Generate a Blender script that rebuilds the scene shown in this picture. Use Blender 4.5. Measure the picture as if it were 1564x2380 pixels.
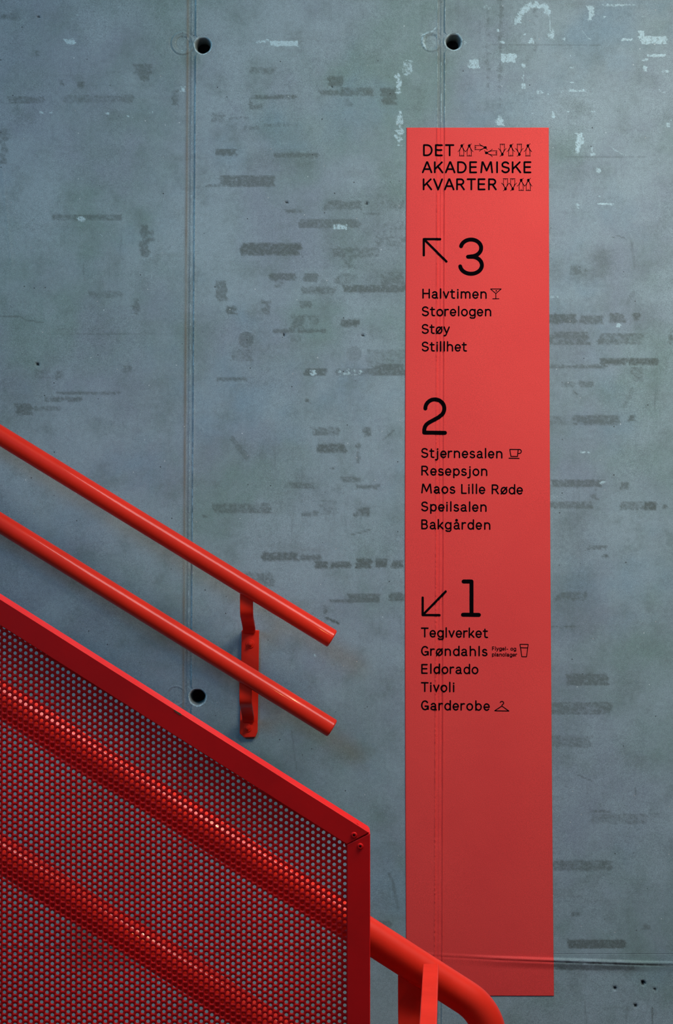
import bpy, bmesh, math, random
import numpy as np
from mathutils import Vector

sc = bpy.context.scene
for o in list(bpy.data.objects):
    bpy.data.objects.remove(o)

# ------------------------------------------------------------------ camera
F = 4600.0                 # focal length in pixels of the 1564 x 2380 frame
CAMD, CAMZ = 4.0, 1.6      # 4 m in front of the wall, eye height
cam = bpy.data.cameras.new('camera')
cam.sensor_fit = 'HORIZONTAL'
cam.sensor_width = 36.0
cam.lens = 36.0 * F / 1564.0
cam.clip_start = 0.05
camo = bpy.data.objects.new('camera', cam)
sc.collection.objects.link(camo)
camo.location = (0, -CAMD, CAMZ)
camo.rotation_euler = (math.radians(90), 0, 0)
sc.camera = camo

# ------------------------------------------------------------------ world
w = bpy.data.worlds.new('world'); sc.world = w; w.use_nodes = True
bgn = w.node_tree.nodes['Background']
bgn.inputs[0].default_value = (0.80, 0.78, 0.86, 1)
bgn.inputs[1].default_value = 0.046

# ------------------------------------------------------------------ lights
def area(name, loc, target, sx, sy, power, col):
    l = bpy.data.lights.new(name, 'AREA'); l.shape = 'RECTANGLE'
    l.size = sx; l.size_y = sy; l.energy = power; l.color = col
    o = bpy.data.objects.new(name, l); sc.collection.objects.link(o)
    o.location = loc
    o.rotation_euler = (Vector(target) - Vector(loc)).to_track_quat('-Z', 'Y').to_euler()
    return o
def bulb(name, loc, r, power, col):
    l = bpy.data.lights.new(name, 'POINT'); l.shadow_soft_size = r
    l.energy = power; l.color = col
    o = bpy.data.objects.new(name, l); sc.collection.objects.link(o); o.location = loc
    return o
area('daylight_from_upper_left', (-2.0, -4.7, 3.7), (0.25, 0, 1.75), 1.3, 1.1, 54, (0.10, 0.54, 1.0))
area('stairwell_ceiling_light', (0.88, -1.56, 3.08), (0.85, -1.30, 0.0), 1.5, 1.1, 49, (0.97, 0.98, 0.96))
area('side_fill_light', (-3.0, -1.30, 3.5), (0.1, -0.05, 1.8), 0.8, 1.2, 13, (0.46, 0.84, 1.0))  # unseen grazing fill, added to brighten left-facing joint edges
bulb('warm_lamp', (1.10, -1.6, 3.0), 0.016, 16.0, (1.0, 0.60, 0.20))
bulb('warm_lamp', (1.00, -3.6, 2.85), 0.015, 9.0, (1.0, 0.60, 0.22))

sc.view_settings.view_transform = 'Standard'
sc.view_settings.look = 'None'
sc.view_settings.exposure = 0.08
sc.view_settings.gamma = 1.0
sc.view_settings.use_curve_mapping = False

# ------------------------------------------------------------------ helpers
def U(px, py, y=0.0):
    s = F / (CAMD + y)
    return ((px - 782.0) / s, y, CAMZ - (py - 1190.0) / s)

def link(name, me, mat=None, parent=None, label=None, smooth=False):
    o = bpy.data.objects.new(name, me); sc.collection.objects.link(o)
    if mat is not None and len(me.materials) == 0:
        me.materials.append(mat)
    if smooth:
        me.polygons.foreach_set('use_smooth', [True] * len(me.polygons))
    if parent is not None:
        o.parent = parent
    if label:
        o['label'] = label
    return o

def mesh(name, V, Fc):
    me = bpy.data.meshes.new(name)
    me.from_pydata([tuple(v) for v in V], [], [tuple(f) for f in Fc])
    me.update()
    return me

def thing(name, label, cat, loc, group=None):
    o = bpy.data.objects.new(name, None); sc.collection.objects.link(o)
    o.location = loc; o['label'] = label; o['category'] = cat
    if group: o['group'] = group
    o.empty_display_size = 0.1
    return o

def adopt(child, root):
    # parent while keeping the world position (roots are only translated)
    child.parent = root
    child.location = Vector(child.location) - Vector(root.location)

def prism_px(poly, y0, y1, ys=None):
    """polygon in pixels as it stands at depth ys, extruded from y0 to y1"""
    ys = y0 if ys is None else ys
    P = [U(a, b, ys) for a, b in poly]
    n = len(P)
    V = [(p[0], y0, p[2]) for p in P] + [(p[0], y1, p[2]) for p in P]
    Fc = [tuple(range(n)), tuple(range(2 * n - 1, n - 1, -1))]
    for i in range(n):
        j = (i + 1) % n
        Fc.append((i, i + n, j + n, j))
    return V, Fc

def join(parts):
    V, Fc = [], []
    for v, f in parts:
        b = len(V); V += list(v); Fc += [tuple(i + b for i in q) for q in f]
    return V, Fc

def fixn(me):
    bm = bmesh.new(); bm.from_mesh(me)
    bmesh.ops.recalc_face_normals(bm, faces=bm.faces)
    bm.to_mesh(me); bm.free()

def bevel(o, wdt, seg=2):
    m = o.modifiers.new('bevel', 'BEVEL'); m.width = wdt; m.segments = seg
    m.limit_method = 'ANGLE'; m.angle_limit = math.radians(35)

def tube(path, r, seg=40, cap=True, bev=0.0015):
    path = [Vector(p) for p in path]
    V, Fc = [], []
    rings = []
    n = len(path)
    for i, p in enumerate(path):
        t = (path[min(i + 1, n - 1)] - path[max(i - 1, 0)]).normalized()
        b = Vector((0, -1, 0)); b = (b - t * b.dot(t)).normalized()
        c = t.cross(b)
        rings.append((p, t, b, c, r))
    if cap:
        p, t, b, c, rr = rings[0]
        rings[0] = (p + t * bev, t, b, c, rr); rings.insert(0, (p, t, b, c, rr - bev))
        p, t, b, c, rr = rings[-1]
        rings[-1] = (p - t * bev, t, b, c, rr); rings.append((p, t, b, c, rr - bev))
    for (p, t, b, c, rr) in rings:
        for k in range(seg):
            a = 2 * math.pi * k / seg
            V.append(p + b * math.cos(a) * rr + c * math.sin(a) * rr)
    for i in range(len(rings) - 1):
        for k in range(seg):
            k2 = (k + 1) % seg
            Fc.append((i * seg + k, i * seg + k2, (i + 1) * seg + k2, (i + 1) * seg + k))
    Fc.append(tuple(range(seg - 1, -1, -1)))
    m = (len(rings) - 1) * seg
    Fc.append(tuple(range(m, m + seg)))
    return V, Fc

def autosmooth(me, deg=40):
    me.polygons.foreach_set('use_smooth', [True] * len(me.polygons))
    bm = bmesh.new(); bm.from_mesh(me)
    for e in bm.edges:
        if len(e.link_faces) == 2 and e.calc_face_angle(0) > math.radians(deg):
            e.smooth = False
    bm.to_mesh(me); bm.free()

# ------------------------------------------------------------------ noise in numpy
def vnoise(x, y, seed):
    rs = np.random.RandomState(seed)
    T = rs.rand(256, 256)
    xi = np.floor(x).astype(int); yi = np.floor(y).astype(int)
    fx = x - xi; fy = y - yi
    fx = fx * fx * (3 - 2 * fx); fy = fy * fy * (3 - 2 * fy)
    a = T[xi & 255, yi & 255]; b = T[(xi + 1) & 255, yi & 255]
    c = T[xi & 255, (yi + 1) & 255]; d = T[(xi + 1) & 255, (yi + 1) & 255]
    return (a * (1 - fx) + b * fx) * (1 - fy) + (c * (1 - fx) + d * fx) * fy
def fnoise(x, y, seed, oct=3):
    s = 0; a = 1; t = 0
    for k in range(oct):
        s = s + a * vnoise(x * 2 ** k + 17 * k, y * 2 ** k + 31 * k, seed + k); t += a; a *= 0.55
    return s / t
def sstep(a, b, x):
    t = np.clip((x - a) / (b - a), 0, 1); return t * t * (3 - 2 * t)

# ------------------------------------------------------------------ materials
def newmat(name):
    m = bpy.data.materials.new(name); m.use_nodes = True
    nt = m.node_tree; b = nt.nodes['Principled BSDF']
    return m, nt, b
def N(nt, typ, **kw):
    n = nt.nodes.new(typ)
    for k, v in kw.items(): setattr(n, k, v)
    return n
def mixc(nt, fac, a, b, mode='MIX'):
    n = N(nt, 'ShaderNodeMix', data_type='RGBA', blend_type=mode)
    for s, v in ((n.inputs[0], fac), (n.inputs[6], a), (n.inputs[7], b)):
        if hasattr(v, 'is_output'): nt.links.new(v, s)
        elif isinstance(v, (int, float)): s.default_value = v
        else: s.default_value = (*v, 1)
    return n.outputs[2]
def mth(nt, op, a, b=0.0, clamp=False):
    n = N(nt, 'ShaderNodeMath', operation=op); n.use_clamp = clamp
    for s, v in ((n.inputs[0], a), (n.inputs[1], b)):
        if hasattr(v, 'is_output'): nt.links.new(v, s)
        else: s.default_value = v
    return n.outputs[0]
def rng(nt, v, a, b, c=0.0, d=1.0):
    n = N(nt, 'ShaderNodeMapRange', interpolation_type='SMOOTHSTEP')
    nt.links.new(v, n.inputs[0])
    for i, q in enumerate((a, b, c, d)): n.inputs[i + 1].default_value = q
    return n.outputs[0]
def noise(nt, vec, scale, detail=4, rough=0.55, sxyz=None, off=(0, 0, 0)):
    mp = N(nt, 'ShaderNodeMapping')
    mp.inputs['Scale'].default_value = sxyz or (1, 1, 1)
    mp.inputs['Location'].default_value = off
    nt.links.new(vec, mp.inputs[0])
    n = N(nt, 'ShaderNodeTexNoise'); n.inputs['Scale'].default_value = scale
    n.inputs['Detail'].default_value = detail; n.inputs['Roughness'].default_value = rough
    nt.links.new(mp.outputs[0], n.inputs['Vector'])
    return n.outputs[0]

def concrete():
    m, nt, b = newmat('concrete_cast')
    tc = N(nt, 'ShaderNodeTexCoord').outputs['Object']
    big = noise(nt, tc, 2.6, 4, 0.6)
    big2 = noise(nt, tc, 5.5, 5, 0.6, off=(3, 1, 7))
    mid = noise(nt, tc, 16, 6, 0.65, off=(1, 5, 2))
    streak = noise(nt, tc, 1.0, 6, 0.7, sxyz=(95, 30, 9))
    streakm = noise(nt, tc, 3.2, 3, 0.5, off=(9, 2, 4))
    hband = noise(nt, tc, 1.0, 5, 0.6, sxyz=(5, 5, 26))
    fine = noise(nt, tc, 680, 3, 0.8)
    fine2 = noise(nt, tc, 120, 4, 0.7, off=(2, 2, 2))
    col = mixc(nt, rng(nt, big, 0.38, 0.60), (0.200, 0.292, 0.275), (0.248, 0.305, 0.350))
    col = mixc(nt, rng(nt, big2, 0.35, 0.70), col, (0.300, 0.388, 0.420))
    big3 = noise(nt, tc, 3.4, 4, 0.6, off=(7, 3, 1))
    col = mixc(nt, rng(nt, big3, 0.50, 0.72, 0, 0.75), col, (0.215, 0.322, 0.385))
    col = mixc(nt, rng(nt, mid, 0.46, 0.74, 0, 0.50), col, (0.150, 0.200, 0.190))
    sm = mth(nt, 'MULTIPLY', rng(nt, streak, 0.54, 0.74), rng(nt, streakm, 0.44, 0.66, 0.0, 0.50))
    col = mixc(nt, sm, col, (0.120, 0.155, 0.155))
    hb = rng(nt, hband, 0.55, 0.78, 0, 0.30)
    col = mixc(nt, hb, col, (0.165, 0.205, 0.190))
    at = N(nt, 'ShaderNodeAttribute', attribute_name='marks')
    sp = N(nt, 'ShaderNodeSeparateColor'); nt.links.new(at.outputs['Color'], sp.inputs[0])
    dk, wh, br = sp.outputs
    brk = noise(nt, tc, 150, 4, 0.75, off=(4, 4, 1))
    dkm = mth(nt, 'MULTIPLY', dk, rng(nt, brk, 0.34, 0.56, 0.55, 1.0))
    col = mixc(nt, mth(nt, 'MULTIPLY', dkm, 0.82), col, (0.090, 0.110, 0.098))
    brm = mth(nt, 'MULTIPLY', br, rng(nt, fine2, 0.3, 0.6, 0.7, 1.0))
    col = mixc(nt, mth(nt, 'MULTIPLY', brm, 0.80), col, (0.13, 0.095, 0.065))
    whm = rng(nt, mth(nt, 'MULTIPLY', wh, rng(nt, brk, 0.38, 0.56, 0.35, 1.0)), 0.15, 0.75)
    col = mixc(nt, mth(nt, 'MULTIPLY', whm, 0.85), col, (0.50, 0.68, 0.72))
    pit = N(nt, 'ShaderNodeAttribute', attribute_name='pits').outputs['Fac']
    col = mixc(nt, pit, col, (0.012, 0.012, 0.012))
    # tiny blow holes and specks
    vo = N(nt, 'ShaderNodeTexVoronoi'); vo.inputs['Scale'].default_value = 46
    nt.links.new(tc, vo.inputs['Vector'])
    sel = N(nt, 'ShaderNodeSeparateColor'); nt.links.new(vo.outputs['Color'], sel.inputs[0])
    spot = mth(nt, 'MULTIPLY', rng(nt, vo.outputs['Distance'], 0.045, 0.075, 1, 0), mth(nt, 'GREATER_THAN', sel.outputs[0], 0.62))
    col = mixc(nt, mth(nt, 'MULTIPLY', spot, 0.8), col, (0.03, 0.03, 0.03))
    spw = mth(nt, 'MULTIPLY', rng(nt, vo.outputs['Distance'], 0.04, 0.07, 1, 0), mth(nt, 'LESS_THAN', sel.outputs[1], 0.03))
    col = mixc(nt, mth(nt, 'MULTIPLY', spw, 0.55), col, (0.75, 0.8, 0.8))
    g = mth(nt, 'MULTIPLY', rng(nt, fine, 0.28, 0.72, 0.68, 1.32), rng(nt, fine2, 0.25, 0.75, 0.91, 1.09))
    gc = N(nt, 'ShaderNodeCombineColor')
    for i in range(3): nt.links.new(g, gc.inputs[i])
    col = mixc(nt, 1.0, col, gc.outputs[0], 'MULTIPLY')
    nt.links.new(col, b.inputs['Base Color'])
    b.inputs['Roughness'].default_value = 0.72
    b.inputs['Specular IOR Level'].default_value = 0.3
    hsum = mth(nt, 'ADD', mth(nt, 'MULTIPLY', fine2, 0.5), mth(nt, 'MULTIPLY', mid, 0.9))
    hsum = mth(nt, 'ADD', hsum, mth(nt, 'MULTIPLY', fine, 0.25))
    hsum = mth(nt, 'SUBTRACT', hsum, mth(nt, 'MULTIPLY', spot, 1.0))
    bp = N(nt, 'ShaderNodeBump'); bp.inputs['Strength'].default_value = 0.30
    bp.inputs['Distance'].default_value = 0.0016
    nt.links.new(hsum, bp.inputs['Height']); nt.links.new(bp.outputs[0], b.inputs['Normal'])
    return m

def paint(name, col, rough, coat=0.0, dust=0.0):
    m, nt, b = newmat(name)
    tc = N(nt, 'ShaderNodeTexCoord').outputs['Object']
    n1 = noise(nt, tc, 9, 4, 0.6)
    dark = tuple(c * 0.86 for c in col)
    c = mixc(nt, rng(nt, n1, 0.35, 0.7), col, dark)
    nt.links.new(c, b.inputs['Base Color'])
    fine = noise(nt, tc, 420, 2, 0.6)
    r = rng(nt, n1, 0.3, 0.7, rough * 0.85, rough * 1.15)
    nt.links.new(r, b.inputs['Roughness'])
    b.inputs['Coat Weight'].default_value = coat; b.inputs['Coat Roughness'].default_value = 0.05; b.inputs['Specular IOR Level'].default_value = 0.14
    bp = N(nt, 'ShaderNodeBump'); bp.inputs['Strength'].default_value = 0.12
    bp.inputs['Distance'].default_value = 0.0006
    nt.links.new(fine, bp.inputs['Height']); nt.links.new(bp.outputs[0], b.inputs['Normal'])
    return m

def vinyl():
    m, nt, b = newmat('red_vinyl')
    tc = N(nt, 'ShaderNodeTexCoord').outputs['Object']
    n1 = noise(nt, tc, 4, 3, 0.5)
    c = mixc(nt, rng(nt, n1, 0.3, 0.7), (0.90, 0.072, 0.062), (0.86, 0.064, 0.058))
    f = noise(nt, tc, 700, 2, 0.8)
    g = rng(nt, f, 0.25, 0.75, 0.86, 1.14)
    gc = N(nt, 'ShaderNodeCombineColor')
    for i in range(3): nt.links.new(g, gc.inputs[i])
    c = mixc(nt, 1.0, c, gc.outputs[0], 'MULTIPLY')
    nt.links.new(c, b.inputs['Base Color'])
    b.inputs['Roughness'].default_value = 0.55
    b.inputs['Specular IOR Level'].default_value = 0.15
    h = noise(nt, tc, 120, 3, 0.6)
    bp = N(nt, 'ShaderNodeBump'); bp.inputs['Strength'].default_value = 0.15
    bp.inputs['Distance'].default_value = 0.0008
    nt.links.new(h, bp.inputs['Height']); nt.links.new(bp.outputs[0], b.inputs['Normal'])
    return m

def plain(name, col, rough, scale=40):
    m, nt, b = newmat(name)
    tc = N(nt, 'ShaderNodeTexCoord').outputs['Object']
    c = mixc(nt, noise(nt, tc, scale, 4), tuple(q * 0.85 for q in col), tuple(q * 1.12 for q in col))
    nt.links.new(c, b.inputs['Base Color']); b.inputs['Roughness'].default_value = rough; b.inputs['Specular IOR Level'].default_value = 0.02
    return m

M_con = concrete()
M_tube = paint('red_gloss_paint', (0.92, 0.030, 0.012), 0.42, 0.30)
M_panel = paint('red_satin_paint', (0.88, 0.012, 0.012), 0.40, 0.0)
M_vinyl = vinyl()
M_ink = plain('black_print', (0.003, 0.0018, 0.003), 0.95, 300)
M_hole = plain('rusty_dark_steel', (0.020, 0.010, 0.007), 0.8, 90)
M_floor = plain('red_bounce_floor', (0.13, 0.022, 0.020), 0.6, 12)  # red picked for the bounce light it gives
M_chip = plain('bare_primer', (0.16, 0.10, 0.05), 0.7, 200)

# ------------------------------------------------------------------ the wall relief (pixels of the wall plane, 1150 px = 1 m)
S = 1150.0
HOLES = [(471.5, 105.0, 21.0), (1054.0, 97.0, 20.5), (459.0, 1620.5, 21.0)]
PLUGS = [(424.0, 100.5, 17.0, 27.0, 1.0), (1003.0, 96.5, 16.5, 24.0, 0.9), (409.0, 1617.0, 21.5, 24.0, 0.35)]
def jl(v): return 455.5 - 0.0067 * v          # bright edge of the left joint
def jr(v): return 1034.0 - 0.0030 * v         # right edge of the right joint
def jh(u): return np.interp(u, [-400, 0, 430, 800, 1000, 1150, 1287, 1500, 2000], [2196, 2198, 2201, 2208, 2216, 2224, 2229, 2236, 2245])

def relief(u, v):
    """height in pixels towards the viewer"""
    h = np.zeros_like(u)
    # left joint: a shallow open channel with two fine ribs
    d = u - jl(v)
    wob = (fnoise(v / 26.0, 0 * v + 3.3, 11) - 0.5) * 2.0
    jag = (vnoise(v / 3.2, 0 * v + 1.7, 12) - 0.5)
    amt = 0.65 + 0.6 * fnoise(v / 120.0, 0 * v + 5.1, 13)
    left = sstep(-20.5 + wob, -16.0 + wob, d)
    right = 1 - sstep(-2.2, -0.2 + 0.4 * jag, d)
    h -= 4.6 * amt * left * right
    h += 1.4 * np.exp(-((d - 1.6) / 1.8) ** 2) * (0.7 + 1.2 * jag * sstep(500, 1000, v))
    h += 1.9 * np.exp(-((d + 8.2) / 1.1) ** 2) * (0.7 + jag * 1.3)
    h += 1.4 * np.exp(-((d + 4.2) / 1.0) ** 2) * (0.5 + 0.7 * vnoise(v / 5.0, 0 * v, 15))
    # right joint: three fine fins
    d = u - jr(v)
    a2 = 0.70 + 1.3 * fnoise(v / 45.0, 0 * v + 8.1, 16)
    left = sstep(-17.5, -15.0, d); right = 1 - sstep(-1.8, 0.4, d)
    h -= 2.4 * a2 * left * right
    h += 2.0 * a2 * np.exp(-((d + 7.8) / 1.0) ** 2)
    h += 1.6 * a2 * np.exp(-((d - 0.8) / 1.2) ** 2)
    h += 1.6 * a2 * np.exp(-((d + 17.0) / 1.2) ** 2) * (0.6 + vnoise(v / 4.0, 0 * v + 2, 17))
    # horizontal pour joint: the lower pour stands proud, with a groove under the lip
    e = v - jh(u)
    st = sstep(1060, 1240, u) * 0.85 * (1 - 0.6 * sstep(1470, 1520, u)) + 0.15
    h += st * 5.0 * sstep(-3.5, 0.8, e) * (1 - 0.85 * sstep(2.0, 26.0, e))
    h -= 1.6 * np.exp(-((e - 6.5) / 2.0) ** 2) * (0.5 + fnoise(u / 18.0, v * 0 + 1, 19)) * (0.3 + 0.7 * st)
    # plugged tie holes
    for (cx, cy, r, r2, k) in PLUGS:
        q = np.hypot(u - cx, v - cy)
        h -= k * 3.0 * (1 - sstep(r - 1.6, r + 0.6, q))
        h += k * 1.6 * np.exp(-((q - r2 + 3) / 2.2) ** 2)
        h -= k * 1.2 * np.exp(-((q - r2 - 1.5) / 1.4) ** 2)
    # raised outlines left by tape and old plugs
    for (cx, cy, r, k) in ((572, 789.5, 19.5, 0.7), (822.5, 823, 19, 0.5), (733, 133, 4.0, 0.8), (469, 702, 4.5, 0.8),
                           (377, 122, 5, 0.5), (156, 996, 4, 0.6), (466, 1001, 4.5, 0.7), (414, 1003, 4, 0.5)):
        q = np.hypot(u - cx, v - cy)
        h += k * np.exp(-((q - r) / 1.4) ** 2)
    # the faint box edge at the far left
    x0 = 4 + (v - 380) * 0.098
    h += 0.9 * np.exp(-((u - x0) / 1.8) ** 2) * sstep(370, 400, v) * (1 - sstep(606, 616, v))
    yb = 632 - u * 0.55
    h += 0.9 * np.exp(-((v - yb) / 1.8) ** 2) * (1 - sstep(26, 30, u))
    # general unevenness
    h += 1.6 * (fnoise(u / 210.0, v / 260.0, 21) - 0.5)
    h += 0.55 * (fnoise(u / 34.0, v / 52.0, 23, 4) - 0.5)
    # pits
    for (cx, cy, r) in PITS:
        q = np.hypot(u - cx, v - cy)
        h -= 1.6 * r * (1 - sstep(r * 0.55, r * 1.05, q))
    return h
PITS = [(666, 470, 3.2), (852.5, 473, 3.4), (659.5, 778.5, 3.2), (843, 779, 3.0), (1494.7, 2284, 5.5), (1429, 2296, 3.8),
        (1477, 2337, 3.4), (1522, 2299, 3.2), (773, 202, 2.2), (87, 847, 4.0), (90, 39, 3.0), (576, 846, 1.6), (794, 282, 1.6)]

# rows and columns: close together where the relief is fine
def ticks(a, b, coarse, fine):
    out = [a]
    while out[-1] < b:
        x = out[-1]; st = coarse
        for (p, q, s) in fine:
            if p - 0.01 <= x < q: st = min(st, s)
            elif x < p < x + st: st = min(st, p - x)
        out.append(x + max(st, 0.5))
    out[-1] = b
    return np.array(out)
TAB = [443.0, 1026.0]                      # panel limits (at v = 0)
uc = np.concatenate([ticks(-140, 443, 3.4, [(395, 443, 1.45)]), ticks(443, 1026, 3.4, [(443, 500, 1.45), (980, 1026, 1.45)])[1:],
                     ticks(1026, 1606, 3.4, [(1026, 1080, 1.45)])[1:]])
vc = np.concatenate([ticks(-60, 2440, 3.4, [(68, 132, 1.6), (1590, 1652, 1.6), (2190, 2256, 1.6)])])
vc = np.concatenate([[-1500, -1100, -800, -500, -300, -180, -110], vc, [2520, 2700, 3030]])
def lean(u, v):
    k = np.interp(u, [600, 900], [0.0067, 0.0030])
    return u - k * np.clip(v, -60, 2440)
UU0, VV = np.meshgrid(uc, vc)
UU = lean(UU0, VV)
H = relief(UU, VV)
inside = sstep(-110, -60, VV) * (1 - sstep(2440, 2520, VV))
H = H * inside

# ------------------------------------------------------------------ stains and other marks (each with its own place and outline)
DK = np.zeros_like(UU); WH = np.zeros_like(UU); BR = np.zeros_like(UU); PT = np.zeros_like(UU)
NA = fnoise(UU / 5.0, VV / 4.0, 41, 3); NB = fnoise(UU / 16.0, VV / 9.0, 43, 3); NC = fnoise(UU / 40.0, VV / 40.0, 47, 3)
def win(x0, y0, x1, y1, pad):
    i0 = np.searchsorted(uc, x0 - pad + 0); i1 = np.searchsorted(uc, x1 + pad + 18)
    j0 = np.searchsorted(vc, y0 - pad); j1 = np.searchsorted(vc, y1 + pad)
    return slice(j0, j1), slice(i0, i1)
def rect(A, x0, y0, x1, y1, s, soft=False):
    pad = 30 if soft else 8
    w_ = win(x0, y0, x1, y1, pad)
    u, v, na, nb, nc = UU[w_], VV[w_], NA[w_], NB[w_], NC[w_]
    if soft:
        e = 22.0
        m = sstep(x0 - e, x0 + e, u + 30 * (nc - .5)) * (1 - sstep(x1 - e, x1 + e, u - 30 * (nc - .5)))
        m = m * sstep(y0 - e, y0 + e, v + 30 * (nb - .5)) * (1 - sstep(y1 - e, y1 + e, v - 30 * (nb - .5)))
        m = m * s * (0.75 + 0.5 * na)
    else:
        d = np.minimum(np.minimum(u - x0 + 9 * (nb - .5) * 2, x1 - u + 9 * (nb - .5) * 2), np.minimum(v - y0, y1 - v) + 1.0)
        d = d + 5.0 * (na - 0.5)
        m = sstep(-1.0, 2.4, d)
        thr = 0.62 - 0.5 * s
        m = m * (0.42 + 0.58 * sstep(thr, thr + 0.16, na * 0.6 + nb * 0.4)) * min(1.0, 0.35 + 0.7 * s)
    A[w_] = np.maximum(A[w_], m)
def line(A, pts, wd, s, ragged=1.0):
    for (ax, ay), (bx, by) in zip(pts[:-1], pts[1:]):
        w_ = win(min(ax, bx), min(ay, by), max(ax, bx), max(ay, by), wd + 6)
        u, v = UU[w_], VV[w_]
        dx, dy = bx - ax, by - ay
        t = np.clip(((u - ax) * dx + (v - ay) * dy) / (dx * dx + dy * dy), 0, 1)
        q = np.hypot(u - ax - t * dx, v - ay - t * dy) + ragged * wd * 0.9 * (NA[w_] - 0.5)
        A[w_] = np.maximum(A[w_], s * (1 - sstep(wd * 0.5 - 0.8, wd * 0.5 + 1.2, q)))
def disc(A, cx, cy, r, s):
    w_ = win(cx - r, cy - r, cx + r, cy + r, 6)
    q = np.hypot(UU[w_] - cx, VV[w_] - cy)
    A[w_] = np.maximum(A[w_], s * (1 - sstep(r - 1.2, r + 0.8, q)))

for t in """575 156 641 171 .4|581 221 686 230 .6|578 230 585 257 .5|586 243 607 253 .5|493 263 523 283 .35|530 272 583 277 .4
556 293 603 301 .4|613 288 693 294 .3|500 346 553 361 .8|636 355 740 366 .6|507 408 640 432 .7|480 429 643 434 .6|759 178 799 200 .7
740 210 866 222 .6|790 204 866 214 .5|886 205 921 243 .7|799 230 816 246 .4|753 467 842 487 .55|663 487 701 494 .6|849 495 882 498 .6|693 509 838 530 .6
889 466 938 486 .4|892 512 942 539 .4|560 565 698 593 .85|773 576 882 599 .5|872 549 942 572 .45|793 599 819 622 .4|629 635 692 651 .7
706 635 736 655 .6|636 653 660 668 .4|503 653 526 700 .55|527 712 551 730 .8|611 699 628 730 .5|703 668 779 683 .5|799 663 942 680 .8
885 633 942 663 .55|779 637 832 660 .35|699 700 722 716 .5|676 733 706 766 .5|719 733 739 753 .4|796 743 837 759 .85|636 766 759 773 .65
673 780 699 796 .4|536 813 586 839 .3|503 878 576 885 .55|709 856 759 873 .75|782 856 872 873 .5|872 846 942 873 .75|852 813 942 853 .3
706 927 721 935 .8|723 994 789 1011 .55|739 1032 804 1052 .8|843 994 861 1014 .65|828 1026 836 1076 .5|767 1087 780 1089 .9
793 1108 839 1120 .5|673 1123 729 1135 .5|829 1127 882 1136 .65|493 1171 630 1193 .5|470 1198 485 1202 .5|703 1188 739 1200 .5|746 1163 786 1196 .3
822 1180 861 1200 .65|609 1284 696 1303 .75|696 1290 749 1303 .6|730 1306 762 1321 .85|766 1306 812 1320 .85|828 1298 868 1321 .9|870 1298 903 1319 .9
906 1303 940 1320 .85|565 1331 635 1363 .45|766 1393 816 1401 .65|812 1381 883 1400 .65|902 1378 940 1397 .75|753 1406 761 1426 .5
0 32 50 45 .5|310 148 352 170 .5|322 170 345 188 .5|16 225 105 240 .5|150 222 310 238 .35|120 499 282 512 .5|326 524 346 597 .6|350 524 356 560 .4
206 676 282 691 .35|309 694 323 730 .5|79 859 118 880 .35|129 862 153 882 .45|282 850 309 865 .45|129 910 280 916 .6|100 923 188 933 .65
38 938 74 966 .75|79 945 141 955 .5|0 300 18 330 .4|0 330 16 380 .5|400 210 414 245 .5|183 190 193 204 .5|136 186 148 198 .5|70 118 90 132 .3
1275 730 1338 752 .85|1348 733 1404 752 .6|1416 727 1454 750 .65|1469 727 1491 745 .9|1275 772 1371 801 .65|1393 775 1494 800 .55
1394 833 1457 847 .85|1462 833 1530 848 .9|1275 848 1411 856 .6|1343 886 1381 900 .55|1305 888 1338 899 .4|1331 910 1341 915 .8
1464 853 1494 886 .4|1331 965 1441 987 .6|1275 966 1320 987 .35|1459 965 1477 979 .75|1327 618 1350 638 .6|1357 622 1366 632 .6
1277 1115 1400 1132 .65|1441 1121 1460 1137 .55|1496 1167 1527 1185 .95|1444 1167 1496 1184 .55|1277 1167 1376 1181 .55|1534 1173 1556 1181 .6
1378 1137 1389 1162 .5|1291 1375 1365 1395 .55|1318 1566 1414 1593 .65|1277 1632 1419 1660 .5|1278 1710 1377 1736 .35|1373 1883 1420 1888 .55
1377 1892 1505 1914 .3|1283 2000 1420 2023 .5|1318 2184 1450 2204 .9|1288 2236 1475 2254 .65|1325 2120 1350 2130 .5|1490 2150 1510 2160 .5
1364 1268 1410 1276 .6|1402 1288 1412 1296 .7|1130 20 1136 250 .25|1160 0 1166 250 .35|1240 15 1246 120 .35|880 2140 905 2160 .4|1555 770 1564 800 .5""".replace('\n', '|').split('|'):
    a = [float(q) for q in t.split()]
    rect(DK, *a)
for t in """565 350 733 400 .35|1275 601 1310 651 .4|1320 610 1400 660 .45|1360 580 1430 630 .4|1474 621 1512 651 .3|1462 700 1537 760 .3|1277 1187 1367 1296 .32
1277 1323 1392 1487 .30|1277 1500 1400 1640 .18|457 1010 500 1073 .22|693 933 810 980 .22|840 420 942 700 .25|760 440 900 620 .18|480 300 720 330 .15|1275 700 1360 880 .25
700 1640 930 1760 .22|660 1700 760 1780 .2|880 1560 940 1640 .2|260 880 420 960 .2|0 880 120 1000 .18|150 1400 400 1560 .15|1300 2230 1480 2262 .4
720 1820 800 1900 .15|860 1880 930 2000 .12|1420 1560 1500 1650 .15|470 1560 560 1680 .12""".replace('\n', '|').split('|'):
    rect(DK, *[float(q) for q in t.split()], soft=True)
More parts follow.
